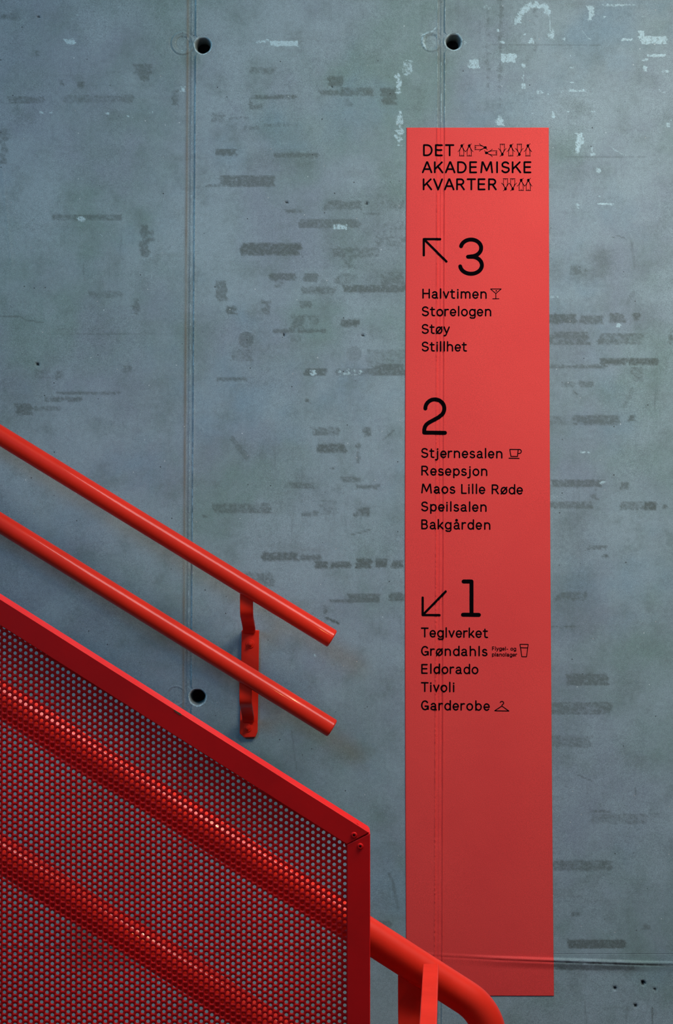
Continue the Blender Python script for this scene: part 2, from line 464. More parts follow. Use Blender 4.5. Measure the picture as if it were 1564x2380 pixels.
for (p, wd, s) in (([(540, 1018), (573, 1064)], 11, .5), ([(890, 1023), (916, 1000)], 3.4, .7), ([(816, 1243), (859, 1232)], 2.2, .8),
                   ([(758, 1436), (786, 1449)], 4.5, 1.0), ([(0, 735), (46, 735), (60, 744), (100, 750)], 2.6, .7), ([(130, 777), (400, 775)], 1.6, .4),
                   ([(1277, 1457), (1305, 1458), (1335, 1455)], 3.0, .9), ([(1140, 104), (1395, 105)], 1.6, .5), ([(1315, 364), (1500, 366)], 1.6, .5),
                   ([(1516, 2343), (1517, 2440)], 3, .9), ([(1424, 552), (1438, 548), (1452, 554)], 2.5, .7), ([(1536, 508), (1520, 550)], 2.5, .4),
                   ([(678, 1700), (683, 1740), (690, 1790)], 4, .55), ([(905, 2030), (915, 2060), (925, 2110)], 6, .5), ([(1475, 1828), (1479, 1848)], 2.5, .8),
                   ([(1340, 1800), (1375, 1815)], 2, .7), ([(1359, 2330), (1364, 2400)], 3, .4), ([(1460, 2330), (1450, 2400)], 3, .35),
                   ([(1384, 2236), (1564, 2240)], 3.5, .35), ([(1480, 2240), (1564, 2246)], 4, .8), ([(440, 2204), (805, 2211)], 4, .8), ([(0, 2201), (440, 2205)], 5, .9),
                   ([(1467, 560), (1475, 620)], 6, .35), ([(1459, 705), (1472, 680)], 8, .35), ([(1450, 945), (1470, 905)], 9, .35)):
    line(DK, p, wd, s)
disc(DK, 572, 789.5, 18.5, .60); disc(DK, 822.5, 823, 18, .33)
rect(BR, 170, 2130, 345, 2252, .55, soft=True)  # soft-edged dark brown patch behind the panel
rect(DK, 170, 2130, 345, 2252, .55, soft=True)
# white paint, lime and other pale marks
for t in """1161 125 1199 145 1|1484 71 1500 92 .9|1488 84 1552 102 1|1085 138 1114 159 .7|1364 13 1380 47 .7|1400 9 1477 14 .5|1400 36 1417 43 .6
1443 89 1471 95 .8|1216 68 1222 89 .8|1230 89 1242 101 .8|1275 65 1290 92 .5|1309 71 1313 101 .7|1214 148 1220 205 .7|1321 128 1334 141 .4
1323 154 1334 159 .6|1323 190 1334 196 .6|1323 209 1364 214 .8|1250 210 1256 222 .6|1273 210 1278 222 .6|1299 209 1307 216 .6|1501 126 1545 132 .9
1490 135 1507 142 .6|1492 153 1504 165 .6|1538 163 1556 168 .7|1153 270 1168 291 .8|1283 258 1288 277 .8|1236 258 1242 264 .7|1314 258 1326 261 .8
1375 257 1384 260 .8|1337 310 1359 335 .95|1339 335 1346 356 .8|1374 341 1379 362 .6|1386 389 1397 402 .5|1389 417 1400 421 .6|1386 451 1398 458 .6
1388 472 1426 476 .9|1316 474 1322 484 .6|1338 472 1343 484 .6|1363 472 1371 480 .6|1378 518 1390 521 .8|1440 518 1448 521 .8|1464 341 1478 347 .5
1530 208 1556 216 .4|1487 38 1498 42 .7|1485 27 1495 30 .5|1153 68 1163 74 .7|1162 96 1169 101 .6|1121 10 1145 22 .3|626 95 693 107 1.2|600 92 628 100 .5
920 163 932 220 .7|932 140 958 175 .4|922 257 936 340 .6|918 300 938 320 .5|773 522 810 533 .7|717 860 733 872 .8|790 857 840 873 .4|149 90 171 103 .6
118 260 131 263 1|94 260 101 264 .9|246 262 256 270 .8|348 259 354 263 .9|178 503 198 514 .6|178 30 186 36 .4|160 110 190 113 .3|296 268 302 272 .8|305 271 310 274 .8
1429 752 1444 760 .7|1352 1049 1366 1052 .9|1396 1120 1404 1125 1|1440 1119 1446 1122 1|1313 689 1327 704 .35|1275 688 1296 691 .5|1546 285 1560 296 .6
730 1520 736 1524 .8|1540 850 1548 856 .6|788 630 796 636 .4|828 640 834 646 .6|1550 30 1560 36 .4|420 200 432 215 .5""".replace('\n', '|').split('|'):
    rect(WH, *[float(q) for q in t.split()])
line(WH, [(1202, 50), (1213, 27), (1225, 15), (1248, 10), (1266, 15), (1275, 30)], 13, 0.95)
line(WH, [(1275, 30), (1279, 59), (1278, 86)], 4, 0.6)
line(WH, [(1420, 341), (1434, 352), (1455, 362)], 3, 0.55); line(WH, [(1353, 71), (1365, 88), (1375, 92)], 3, 0.5)
line(WH, [(980, 82), (1005, 72), (1016, 62)], 3, 0.8); line(WH, [(978, 78), (982, 100), (990, 112)], 6, 0.6, 1.5)
line(WH, [(1076, 94), (1084, 98), (1078, 104)], 4, 0.5); line(WH, [(1545, 297), (1560, 280)], 3, 0.7)
line(WH, [(595, 405), (600, 386), (618, 380), (632, 390)], 2.2, 0.35); line(WH, [(317, 225), (330, 238)], 2, 0.4); line(WH, [(330, 234), (360, 232)], 2, 0.4)
line(WH, [(178, 380), (170, 430)], 5, 0.28); line(WH, [(222, 540), (245, 552)], 2, 0.5); line(WH, [(352, 560), (352, 680)], 1.5, 0.35)
line(WH, [(1318, 642), (1318, 660), (1340, 670)], 2, 0.3); line(WH, [(1355, 655), (1378, 670)], 2, 0.35)
rect(WH, 0, 2075, 158, 2400, .22, soft=True); rect(WH, 330, 2270, 400, 2330, .25, soft=True)  # soft pale patches behind the panel
for (cx, cy) in ((922, 1254), (824, 1467), (922, 1495), (614, 1211), (534, 957), (923, 1564)):
    w_ = win(cx - 20, cy - 20, cx + 20, cy + 20, 4)
    q = np.hypot(UU[w_] - cx, VV[w_] - cy); WH[w_] = np.maximum(WH[w_], 0.30 * np.exp(-(q / 9.0) ** 2))
# rust and dirt along the left joint and in holes
d = UU - jl(VV)
BR = np.maximum(BR, np.exp(-((d + 19.5) / 3.4) ** 2) * (0.30 + 0.75 * fnoise(VV / 90.0, VV * 0 + 2, 51)) * sstep(-120, -60, VV))
BR = np.maximum(BR, 0.5 * np.exp(-((d + 12) / 5.0) ** 2) * fnoise(VV / 50.0, VV * 0 + 9, 53))
d = UU - jr(VV)
BR = np.maximum(BR, 0.55 * np.exp(-((d + 12) / 4.0) ** 2) * fnoise(VV / 60.0, VV * 0 + 4, 57))
BR = np.maximum(BR, 0.35 * np.exp(-((d + 4) / 2.0) ** 2) * fnoise(VV / 60.0, VV * 0 + 7, 58))
d = UU - jl(VV)      # lit edges of the joints' thin fins, painted in as pale lines
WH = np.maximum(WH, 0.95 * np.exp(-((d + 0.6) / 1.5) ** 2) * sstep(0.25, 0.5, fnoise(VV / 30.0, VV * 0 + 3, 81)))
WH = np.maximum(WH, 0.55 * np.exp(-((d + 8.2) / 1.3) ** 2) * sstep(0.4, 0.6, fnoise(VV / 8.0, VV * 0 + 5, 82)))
d = UU - jr(VV)
for (dd, kk, sd_) in ((-7.8, .7, 83), (0.6, .7, 84), (-17.0, .6, 85)):
    WH = np.maximum(WH, kk * np.exp(-((d - dd) / 1.4) ** 2) * sstep(0.35, 0.6, fnoise(VV / 14.0, VV * 0 + 5, sd_)))
for (cx, cy, r, r2, k) in PLUGS:
    q = np.hypot(UU - cx, VV - cy); a_ = np.arctan2(VV - cy, UU - cx)
    WH = np.maximum(WH, 0.7 * k * np.exp(-((q - r) / 1.5) ** 2) * sstep(0.35, 0.6, fnoise(a_ * 3 + 9, VV * 0 + 5, 86)))  # plug rims: lit edge painted in as a broken pale ring
for (cx, cy, r) in PITS:
    q = np.hypot(UU - cx, VV - cy); PT = np.maximum(PT, 1 - sstep(r * 0.75, r * 1.1, q))
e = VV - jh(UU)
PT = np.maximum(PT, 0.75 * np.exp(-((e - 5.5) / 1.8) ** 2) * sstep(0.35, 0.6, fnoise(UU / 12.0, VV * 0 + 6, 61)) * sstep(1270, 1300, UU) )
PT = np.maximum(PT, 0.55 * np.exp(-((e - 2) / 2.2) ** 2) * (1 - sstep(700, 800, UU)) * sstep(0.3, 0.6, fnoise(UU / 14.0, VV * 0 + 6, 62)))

# world coordinates of the grid
GX = (UU - 782.0) / S; GZ = CAMZ - (VV - 1190.0) / S; GY = -H / S

# backing wall (the whole wall slab) and its cast panels
def box(x0, x1, y0, y1, z0, z1):
    V = [(x, y, z) for x in (x0, x1) for y in (y0, y1) for z in (z0, z1)]
    Fc = [(0, 1, 3, 2), (4, 6, 7, 5), (0, 4, 5, 1), (2, 3, 7, 6), (0, 2, 6, 4), (1, 5, 7, 3)]
    return V, Fc
ztop = CAMZ + (1190 + 1500) / S
me = mesh('wall_back', *box(-3.2, 3.2, 0.10, 0.30, 0.0, ztop)); fixn(me)
wall = link('wall_back', me, M_con); wall['kind'] = 'structure'
wall['label'] = 'grey cast concrete wall with vertical formwork joints and tie holes'

def attrs(me, cols, pits):
    a = me.attributes.new('marks', 'FLOAT_COLOR', 'POINT'); a.data.foreach_set('color', cols.astype(np.float32).ravel())
    a = me.attributes.new('pits', 'FLOAT', 'POINT'); a.data.foreach_set('value', pits.astype(np.float32).ravel())

nv, nu = UU.shape
def split(lst, arr): return [int(np.argmin(np.abs(arr - t))) for t in lst]
ci = [0] + split(TAB, uc) + [nu - 1]
rj = int(np.argmin(np.abs(vc - 2218)))
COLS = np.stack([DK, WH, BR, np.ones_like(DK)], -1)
hole_win = []
for (cx, cy, r) in HOLES:
    R = r + 3.5
    k = 0.0067 if cx < 700 else 0.003
    c0 = cx + k * cy
    i0 = int(np.searchsorted(uc, c0 - R)); i1 = int(np.searchsorted(uc, c0 + R)); j0 = int(np.searchsorted(vc, cy - R)); j1 = int(np.searchsorted(vc, cy + R))
    hole_win.append((i0, i1, j0, j1, cx, cy, r))

def panel(i0, i1, j0, j1):
    sub = (slice(j0, j1 + 1), slice(i0, i1 + 1))
    n0, m0 = j1 - j0 + 1, i1 - i0 + 1
    V = np.stack([GX[sub], GY[sub], GZ[sub]], -1).reshape(-1, 3)
    C = COLS[sub].reshape(-1, 4); P = PT[sub].reshape(-1)
    idx = np.arange(n0 * m0).reshape(n0, m0)
    keep = np.ones((n0 - 1, m0 - 1), bool)
    extraV, extraF, extraC, extraP = [], [], [], []
    base = len(V)
    for (a0, a1, b0, b1, cx, cy, r) in hole_win:
        if a0 < i0 or a1 > i1 or b0 < j0 or b1 > j1: continue
        a0 -= i0; a1 -= i0; b0 -= j0; b1 -= j0
        keep[b0:b1, a0:a1] = False
        loop = [idx[b0, a] for a in range(a0, a1)] + [idx[b, a1] for b in range(b0, b1)] + \
               [idx[b1, a] for a in range(a1, a0, -1)] + [idx[b, a0] for b in range(b1, b0, -1)]
        L = len(loop)
        hx, hz = (cx - 782) / S, CAMZ - (cy - 1190) / S
        ang = [math.atan2(V[q][2] - hz, V[q][0] - hx) for q in loop]
        y0 = float(np.mean([V[q][1] for q in loop]))
        rings = [(r + 1.6, 0.5, 0), (r + 0.2, 0.7, -1), (r - 0.6, 0.1, -1), (r - 2.2, -2.4, -1), (r - 2.8, -3.2, 0), (r - 3.6, -6.0, .05), (r - 4.6, -22.0, .15), (r - 6.0, -46.0, .35), (r - 6.6, -52.0, .9)]  # pale rim painted in as a lit edge; colour darkens with depth
        prev = loop
        for (rr, hh, dk) in rings:
            start = base + len(extraV)
            for k_, a in enumerate(ang):
                wv = 1 + 0.02 * math.sin(3 * a + cx) + 0.012 * math.sin(7 * a)
                extraV.append((hx + rr * wv / S * math.cos(a), y0 - hh / S, hz + rr * wv / S * math.sin(a)))
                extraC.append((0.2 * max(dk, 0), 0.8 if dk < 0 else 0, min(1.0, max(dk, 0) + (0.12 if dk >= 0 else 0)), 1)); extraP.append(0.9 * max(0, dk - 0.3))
            cur = [start + k_ for k_ in range(L)]
            for k_ in range(L):
                k2 = (k_ + 1) % L
                extraF.append((prev[k_], cur[k_], cur[k2], prev[k2]))
            prev = cur
    q = np.stack([idx[:-1, :-1], idx[1:, :-1], idx[1:, 1:], idx[:-1, 1:]], -1)[keep]
    Vall = np.concatenate([V, np.array(extraV).reshape(-1, 3)]) if extraV else V
    Call = np.concatenate([C, np.array(extraC).reshape(-1, 4)]) if extraV else C
    Pall = np.concatenate([P, np.array(extraP)]) if extraV else P
    # skirt: the panel's thickness behind its edge
    per = list(idx[0, :]) + list(idx[1:, -1]) + list(idx[-1, -2::-1]) + list(idx[-2:0:-1, 0])
    b2 = len(Vall)
    sk = Vall[per].copy(); sk[:, 1] = 0.10
    Vall = np.concatenate([Vall, sk]); Call = np.concatenate([Call, Call[per]]); Pall = np.concatenate([Pall, Pall[per]])
    np_ = len(per)
    sf = [(per[k_], per[(k_ + 1) % np_], b2 + (k_ + 1) % np_, b2 + k_) for k_ in range(np_)]
    ex = np.array([tuple(f) for f in extraF] + sf)
    allq = np.concatenate([q.reshape(-1, 4), ex])
    me = bpy.data.meshes.new('concrete_panel')
    me.vertices.add(len(Vall)); me.vertices.foreach_set('co', Vall.astype(np.float32).ravel())
    nf = len(allq)
    me.loops.add(nf * 4); me.loops.foreach_set('vertex_index', allq.astype(np.int32).ravel())
    me.polygons.add(nf); me.polygons.foreach_set('loop_start', np.arange(0, nf * 4, 4, dtype=np.int32))
    me.update(calc_edges=True)
    sm = np.ones(nf, bool); sm[-len(sf):] = False
    me.polygons.foreach_set('use_smooth', sm)
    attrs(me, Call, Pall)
    return link('concrete_panel', me, M_con, wall)
for a in range(3):
    panel(ci[a], ci[a + 1], 0, rj)
    panel(ci[a], ci[a + 1], rj, nv - 1)
# plain neighbouring panels beyond the frame
def outer_panel(x0, x1):
    zj = CAMZ - (2218 - 1190) / S
    for (z0, z1) in ((0.0, zj - 0.002), (zj + 0.002, ztop)):
        me = mesh('concrete_panel', *box(x0 + 0.002, x1 - 0.002, 0.0, 0.10, z0, z1)); fixn(me)
        o = link('concrete_panel', me, M_con, wall); bevel(o, 0.003)
xl, xr = (-140 - 782) / S - 0.004, (1606 - 782) / S
for k in range(4):
    outer_panel(xl - 0.505 * (k + 1), xl - 0.505 * k)
    outer_panel(xr + 0.505 * k, xr + 0.505 * (k + 1))
# dark steel sockets at the bottom of the tie holes
for (cx, cy, r) in HOLES:
    x, _, z = U(cx, cy, 0)
    V, Fc = tube([(x, 0.046, z), (x, 0.080, z)], (r - 4.5) / S, 28)
    me = mesh('tie_socket', V, Fc); fixn(me)
    link('tie_socket', me, M_hole, wall, 'dark rusty socket inside a tie hole', True)
# unseen floor under the stair landing, coloured red to bounce light onto tubes
me = mesh('floor', *box(-3.2, 3.2, -5.0, 0.30, -0.15, 0.0)); fixn(me)
fl = link('floor', me, M_floor); fl['kind'] = 'structure'; fl['label'] = 'floor of the landing, coloured red to bounce light'

# ------------------------------------------------------------------ the red sign
sign = thing('wayfinding_sign', 'tall red vinyl floor directory stuck on the concrete wall with black lettering', 'sign', U(1112, 2314, -0.003))
def s_left(v): return 944.6 - 3.6 * np.sin(np.clip((v - 297) / 2017, 0, 1) * math.pi) - 0.4 * (v - 297) / 2017
def s_right(v):
    t = (v - 297) / 2017; return 1275.0 + 3.5 * t + 8.5 * t * t
def signh(u, v):
    h = relief(u, v)
    n = fnoise(u / 9.0, v / 14.0, 71)
    return np.where(h < 0, h * 0.55, h) + 0.25 * (n - 0.5)
def sheet_y(u, v): return -signh(u, v) / S - 0.0014
su = np.concatenate([ticks(0, 330, 3.0, [(57, 100, 1.2)])]) / 330.0
sv = ticks(297, 2314, 1.7, [])
SU, SV = np.meshgrid(su, sv)
L_, R_ = s_left(SV), s_right(SV)
SX = L_ + (R_ - L_) * SU
yy = sheet_y(SX, SV)
V = np.stack([(SX - 782) / S, yy, CAMZ - (SV - 1190) / S], -1)
n0, m0 = SX.shape
V = V.reshape(-1, 3); idx = np.arange(n0 * m0).reshape(n0, m0)
q = np.stack([idx[:-1, :-1], idx[1:, :-1], idx[1:, 1:], idx[:-1, 1:]], -1).reshape(-1, 4)
per = list(idx[0, :]) + list(idx[1:, -1]) + list(idx[-1, -2::-1]) + list(idx[-2:0:-1, 0])
b2 = len(V); sk = V[per].copy(); sk[:, 1] += 0.0009
V = np.concatenate([V, sk])
sf = np.array([(per[k], per[(k + 1) % len(per)], b2 + (k + 1) % len(per), b2 + k) for k in range(len(per))])
me = mesh('vinyl_sheet', V.tolist(), np.concatenate([q, sf]).tolist())
o = link('vinyl_sheet', me, M_vinyl, None, None, True); adopt(o, sign)

# --- a rounded single-stroke alphabet
def arc(cx, cy, rx, ry, a0, a1, n=None):
    n = n or max(4, int(abs(a1 - a0) / 14))
    return [(cx + rx * math.cos(math.radians(a0 + (a1 - a0) * i / n)), cy + ry * math.sin(math.radians(a0 + (a1 - a0) * i / n))) for i in range(n + 1)]
X = 0.72
def O_(w_, x=0.0): return arc(x + w_ / 2, X / 2, w_ / 2, X / 2, 0, 360)
GL = {
 'D': (.77, [[(0, 0), (0, 1), (.30, 1)] + arc(.32, .5, .45, .5, 90, -90) + [(0, 0)]]),
 'E': (.60, [[(.60, 1), (0, 1), (0, 0), (.60, 0)], [(0, .52), (.56, .52)]]),
 'T': (.74, [[(0, 1), (.74, 1)], [(.37, 1), (.37, 0)]]),
 'A': (.86, [[(0, 0), (.40, 1), (.46, 1), (.86, 0)], [(.13, .32), (.73, .32)]]),
 'K': (.76, [[(0, 0), (0, 1)], [(.70, 1), (.02, .33)], [(.30, .60), (.76, 0)]]),
 'M': (1.08, [[(0, 0), (.11, 1), (.17, 1), (.54, .17), (.91, 1), (.97, 1), (1.08, 0)]]),
 'I': (0, [[(0, 0), (0, 1)]]),
 'S': (.68, [arc(.34, .745, .31, .255, 28, 90) [0:] + arc(.34, .745, .31, .255, 90, 225)[1:] + [(.34, .50)] + arc(.34, .265, .34, .265, 52, -90)[1:] + arc(.34, .265, .34, .265, -90, -158)[1:]]),
 'V': (.80, [[(0, 1), (.40, 0), (.80, 1)]]),
 'R': (.68, [[(0, 0), (0, 1), (.36, 1)] + arc(.36, .745, .27, .255, 90, -90) + [(0, .49)], [(.34, .49), (.68, 0)]]),
 'H': (.72, [[(0, 0), (0, 1)], [(.72, 0), (.72, 1)], [(0, .52), (.72, .52)]]),
 'B': (.62, [[(0, .53), (0, 1), (.33, 1)] + arc(.33, .765, .24, .235, 90, -90) + [(0, .53), (0, 0), (.34, 0)] + arc(.34, .265, .28, .265, -90, 90)]),
 'G': (.76, [arc(.40, .5, .38, .5, 42, 330) + [(.76, .40), (.42, .40)], [(.76, .40), (.76, .05)]]),
 'F': (.54, [[(.54, 1), (0, 1), (0, 0)], [(0, .50), (.48, .50)]]),
 'L': (.50, [[(0, 1), (0, 0), (.50, 0)]]),
 'a': (.50, [[(.04, .60)] + arc(.25, .50, .21, .22, 130, 0)[1:] + [(.46, .08), (.54, 0)], [(.46, .37), (.24, .37)] + arc(.22, .185, .22, .185, 90, 270) + [(.34, .02), (.46, .16)]]),
 'b': (.56, [[(0, 0), (0, 1.06)], O_(.56)]),
 'd': (.56, [[(.56, 0), (.56, 1.06)], O_(.56)]),
 'e': (.54, [[(.01, .345), (.54, .345)] + arc(.27, X / 2, .27, X / 2, 5, 318)[1:]]),
 'g': (.56, [O_(.56), [(.56, X), (.56, -.15), (.46, -.27), (.14, -.27), (.06, -.19)]]),
 'h': (.52, [[(0, 0), (0, 1.06)], arc(.26, .44, .26, .28, 180, 0) + [(.52, 0)]]),
 'i': (0, [[(0, 0), (0, X)], [(0, .96), (0.001, .97)]]),
 'j': (.20, [[(.18, X), (.18, -.16), (.10, -.28), (-.04, -.28)], [(.18, .96), (.181, .97)]]),
 'k': (.48, [[(0, 0), (0, 1.06)], [(.44, X), (.02, .20)], [(.18, .36), (.48, 0)]]),
 'l': (0, [[(0, 0), (0, 1.06)]]),
 'm': (.90, [[(0, 0), (0, X)], arc(.225, .47, .225, .25, 180, 0) + [(.45, 0)], arc(.675, .47, .225, .25, 180, 0) + [(.90, 0)]]),
 'n': (.52, [[(0, 0), (0, X)], arc(.26, .44, .26, .28, 180, 0) + [(.52, 0)]]),
 'o': (.58, [O_(.58)]),
 'p': (.56, [[(0, X), (0, -.28)], O_(.56)]),
 'r': (.34, [[(0, 0), (0, X)], arc(.26, .43, .26, .29, 180, 72)]),
 's': (.46, [arc(.23, .540, .20, .18, 30, 225) + [(.23, .37)] + arc(.23, .185, .23, .185, 50, -155)[1:]]),
 't': (.42, [[(.16, .94), (.16, .16)] + arc(.32, .16, .16, .16, 180, 270)[1:] + [(.42, 0)], [(0, X), (.40, X)]]),
 'v': (.52, [[(0, X), (.26, 0), (.52, X)]]),
 'y': (.54, [[(0, X), (.28, .02)], [(.54, X), (.20, -.20), (.10, -.28), (0, -.28)]]),
 'ø': (.58, [O_(.58), [(.0, -.02), (.58, X + .02)]]),
 'å': (.50, None), '-': (.30, [[(0, .34), (.30, .34)]]), ' ': (.22, []),
}
for _k, _v in list(GL.items()):
    if _v[1] and _k in 'abdeghknopsrtvyømj': GL[_k] = (_v[0] * 1.10, [[(p * 1.10, q) for p, q in st] for st in _v[1]])
GL['å'] = (GL['a'][0], GL['a'][1] + [arc(.27, 1.0, .085, .085, 0, 360, 10)])
RND = set('oøedgqcOGD'); DG = set('vyAVTkKLr')
def gap(a, b):
    g = .30
    if a in RND or a in 'bp': g -= .06
    if b in RND or b in 'd': g -= .06
    if a in DG: g -= .09
    if b in DG: g -= .07
    if a in 'til' and b in 'til': g += .02
    if a == 't': g -= .05
    if b == 't': g -= .10
    if b == 'j': g -= .12
    if a in 'SBs': g -= .05
    if b in 'as': g -= .05
    if a == ' ' or b == ' ': g -= .05
    return g

def resample(pts, step):
    out = [pts[0]]
    for a, b in zip(pts[:-1], pts[1:]):
        L = math.hypot(b[0] - a[0], b[1] - a[1]); n = max(1, int(math.ceil(L / step)))
        for i in range(1, n + 1): out.append((a[0] + (b[0] - a[0]) * i / n, a[1] + (b[1] - a[1]) * i / n))
    return out
class Ink:
    """flat print following the sheet's surface; coordinates in wall pixels"""
    def __init__(s): s.V = []; s.F = []
    def stroke(s, pts, wd, rnd=True, step=1.4):
        r = wd / 2
        ang_pts = pts
        pts = resample(pts, step)
        n = len(pts)
        closed = math.hypot(pts[0][0] - pts[-1][0], pts[0][1] - pts[-1][1]) < 0.02
        L, R = [], []
        for i in range(n):
            a = pts[i - 1] if i > 0 else (pts[-2] if closed else pts[0])
            b = pts[i + 1] if i < n - 1 else (pts[1] if closed else pts[-1])
            t1 = (pts[i][0] - a[0], pts[i][1] - a[1]); t2 = (b[0] - pts[i][0], b[1] - pts[i][1])
            l1 = math.hypot(*t1) or 1e9; l2 = math.hypot(*t2) or 1e9
            tx, ty = t1[0] / l1 + t2[0] / l2, t1[1] / l1 + t2[1] / l2
            l = math.hypot(tx, ty)
            if l < 0.3: tx, ty, l = (t2[0] / l2, t2[1] / l2, 1.0)
            tx /= l; ty /= l
            k = 1.0
            L.append((pts[i][0] - ty * r * k, pts[i][1] + tx * r * k)); R.append((pts[i][0] + ty * r * k, pts[i][1] - tx * r * k))
        K = max(1, int(math.ceil(wd / 1.5)))
        base = len(s.V)
        for k in range(K + 1):
            f = k / K
            s.V += [(l[0] + (q[0] - l[0]) * f, l[1] + (q[1] - l[1]) * f) for l, q in zip(L, R)]
        for k in range(K):
            for i in range(n - 1): s.F.append((base + k * n + i, base + k * n + i + 1, base + (k + 1) * n + i + 1, base + (k + 1) * n + i))
        # round ends and corners
        spots = []
        if not closed: spots += [pts[0], pts[-1]]
        for i in range(1, len(ang_pts) - 1):
            a, c, b = ang_pts[i - 1], ang_pts[i], ang_pts[i + 1]
            d1 = math.atan2(c[1] - a[1], c[0] - a[0]); d2 = math.atan2(b[1] - c[1], b[0] - c[0])
            if abs((d2 - d1 + math.pi) % (2 * math.pi) - math.pi) > 0.3: spots.append(c)
        for c in spots: s.disc(c[0], c[1], r, r)
    def disc(s, cx, cy, rx, ry, n=14):
        b = len(s.V); s.V.append((cx, cy))
        M = max(1, int(math.ceil(rx / 1.5)))
        for m in range(1, M + 1):
            s.V += [(cx + rx * m / M * math.cos(2 * math.pi * k / n), cy + ry * m / M * math.sin(2 * math.pi * k / n)) for k in range(n)]
        for k in range(n):
            s.F.append((b, b + 1 + k, b + 1 + (k + 1) % n))
            for m in range(1, M):
                p = b + 1 + (m - 1) * n; q = p + n
                s.F.append((p + k, q + k, q + (k + 1) % n, p + (k + 1) % n))
    def build(s, name, label):
        P = np.array(s.V); y = np.minimum.reduce([sheet_y(P[:, 0] + a_, P[:, 1] + b_) for a_, b_ in ((0, 0), (1.2, 0), (-1.2, 0), (0, 1.6), (0, -1.6))]) - 0.0004
        V = np.stack([(P[:, 0] - 782) / S, y, CAMZ - (P[:, 1] - 1190) / S], -1)
        me = mesh(name, V.tolist(), s.F)
        bm = bmesh.new(); bm.from_mesh(me)
        for f in bm.faces:
            f.normal_update()
            if f.normal.y > 0: f.normal_flip()
        bm.to_mesh(me); bm.free()
        o = link(name, me, M_ink, None, label); adopt(o, sign)
        return o

def text(txt, x0, x1, base, capo, wd, slope=0.0):
    """outer extents x0..x1, outer baseline y, outer cap height"""
    Hc = capo - wd
    nat = 0; gaps = 0
    for i, c in enumerate(txt):
        nat += GL[c][0]
        if i < len(txt) - 1: nat += gap(c, txt[i + 1]); gaps += 1
    extra = ((x1 - x0 - wd) / Hc - nat) / max(1, gaps)
    ink = Ink(); cx = 0
    for i, c in enumerate(txt):
        for st in GL[c][1]:
            P = []
            for (a, b) in st:
                px = x0 + wd / 2 + (cx + a) * Hc; py = base - wd / 2 - b * Hc + slope * (px - x0)
                P.append((px, py))
            dot = len(P) == 2 and abs(P[0][0] - P[1][0]) < 0.1 and abs(P[0][1] - P[1][1]) < 0.5
            if dot: ink.disc(P[0][0], P[0][1], wd * 0.60, wd * 0.60)
            else: ink.stroke(P, wd)
        if i < len(txt) - 1: cx += GL[c][0] + gap(c, txt[i + 1]) + extra
    return ink.build('lettering', 'black lettering reading ' + txt)

text('DET', 983, 1055.7, 363.3, 27.8, 4.1)
text('AKADEMISKE', 980.3, 1234.7, 403.0, 27.8, 4.1)
text('KVARTER', 982.3, 1154.3, 442.6, 27.8, 4.1)
W1 = 3.35
for (t, a, b, y, sl) in (('Halvtimen', 981.4, 1131, 694.3, .004), ('Storelogen', 980, 1141.6, 735.3, .002), ('Støy', 979.6, 1045.4, 776.3, .002),
                         ('Stillhet', 979.6, 1085.2, 817.2, .002), ('Stjernesalen', 978.4, 1167.5, 1064.3, .008), ('Resepsjon', 979, 1132.5, 1105.4, .008),
                         ('Maos Lille Røde', 978.8, 1215.2, 1147.0, .011), ('Speilsalen', 978.4, 1130.8, 1188.6, .008), ('Bakgården', 978.8, 1139.6, 1230.2, .008),
                         ('Teglverket', 978, 1134.2, 1481.4, .010), ('Grøndahls', 978, 1133, 1524.2, .008), ('Eldorado', 978.8, 1111.8, 1566.0, .008),
                         ('Tivoli', 978, 1055.8, 1608.2, .008), ('Garderobe', 978, 1138.4, 1650.6, .009)):
    text(t, a, b, y, 23.3, W1, sl)
text('Flygel- og', 1143.2, 1199.4, 1511.8, 9.2, 1.6, .01)
text('pianolager', 1143.2, 1201.8, 1525.6, 9.2, 1.6, .01)

def shape(name, label, strokes, wd, discs=()):
    k = Ink()
    for st in strokes: k.stroke(st, wd)
    for d_ in discs: k.disc(*d_, 22)
    return k.build(name, label)
a = lambda cx, cy, rx, ry, a0, a1: [(x, y) for x, y in arc(cx, cy, rx, ry, a0, a1, 28)]
# numerals (pixel y runs downwards)
shape('numeral', 'black numeral 3', [a(1094.5, 576.5, 23.6, 19.5, 192, 360 + 76)+[(1087.5, 597.0)],
                                    [(1087.5, 597.0)] + a(1094.5, 616.5, 25.3, 20.0, -76, 172)], 9.2)
shape('numeral', 'black numeral 2', [a(1010.5, 949.5, 22.0, 21.2, 180, 360) + a(1010.5, 949.5, 22.0, 21.2, 0, 42)[1:] + [(1019, 970), (997, 982)] + [(991, 986.5), (987.5, 992), (986.0, 998), (985.8, 1005.5), (1034, 1006.0)]], 9.2)
shape('numeral', 'black numeral 1', [[(1077.3, 1351.4), (1095.6, 1351.4), (1095.6, 1428.6)], [(1075.8, 1428.6), (1112.8, 1429.0)]], 9.3)
shape('arrow', 'black arrow pointing up and left', [[(984.8, 593.5), (984.8, 556.0), (1022.8, 556.0)], [(984.8, 556.0), (1037.4, 608.0)]], 5.4)
shape('arrow', 'black arrow pointing down and left', [[(982.2, 1388.8), (982.2, 1429.4), (1021.4, 1429.6)], [(982.2, 1429.4), (1035.6, 1374.6)]], 5.4)
shape('pictogram', 'black cocktail glass pictogram', [[(1139.6, 671.8), (1164.6, 671.8), (1152.1, 682.4), (1139.6, 671.8)], [(1152.1, 682.4), (1152.1, 694.6)], [(1145.0, 694.6), (1159.2, 694.6)]], 1.8,
      [(1153.2, 676.2, 1.6, 1.6)])
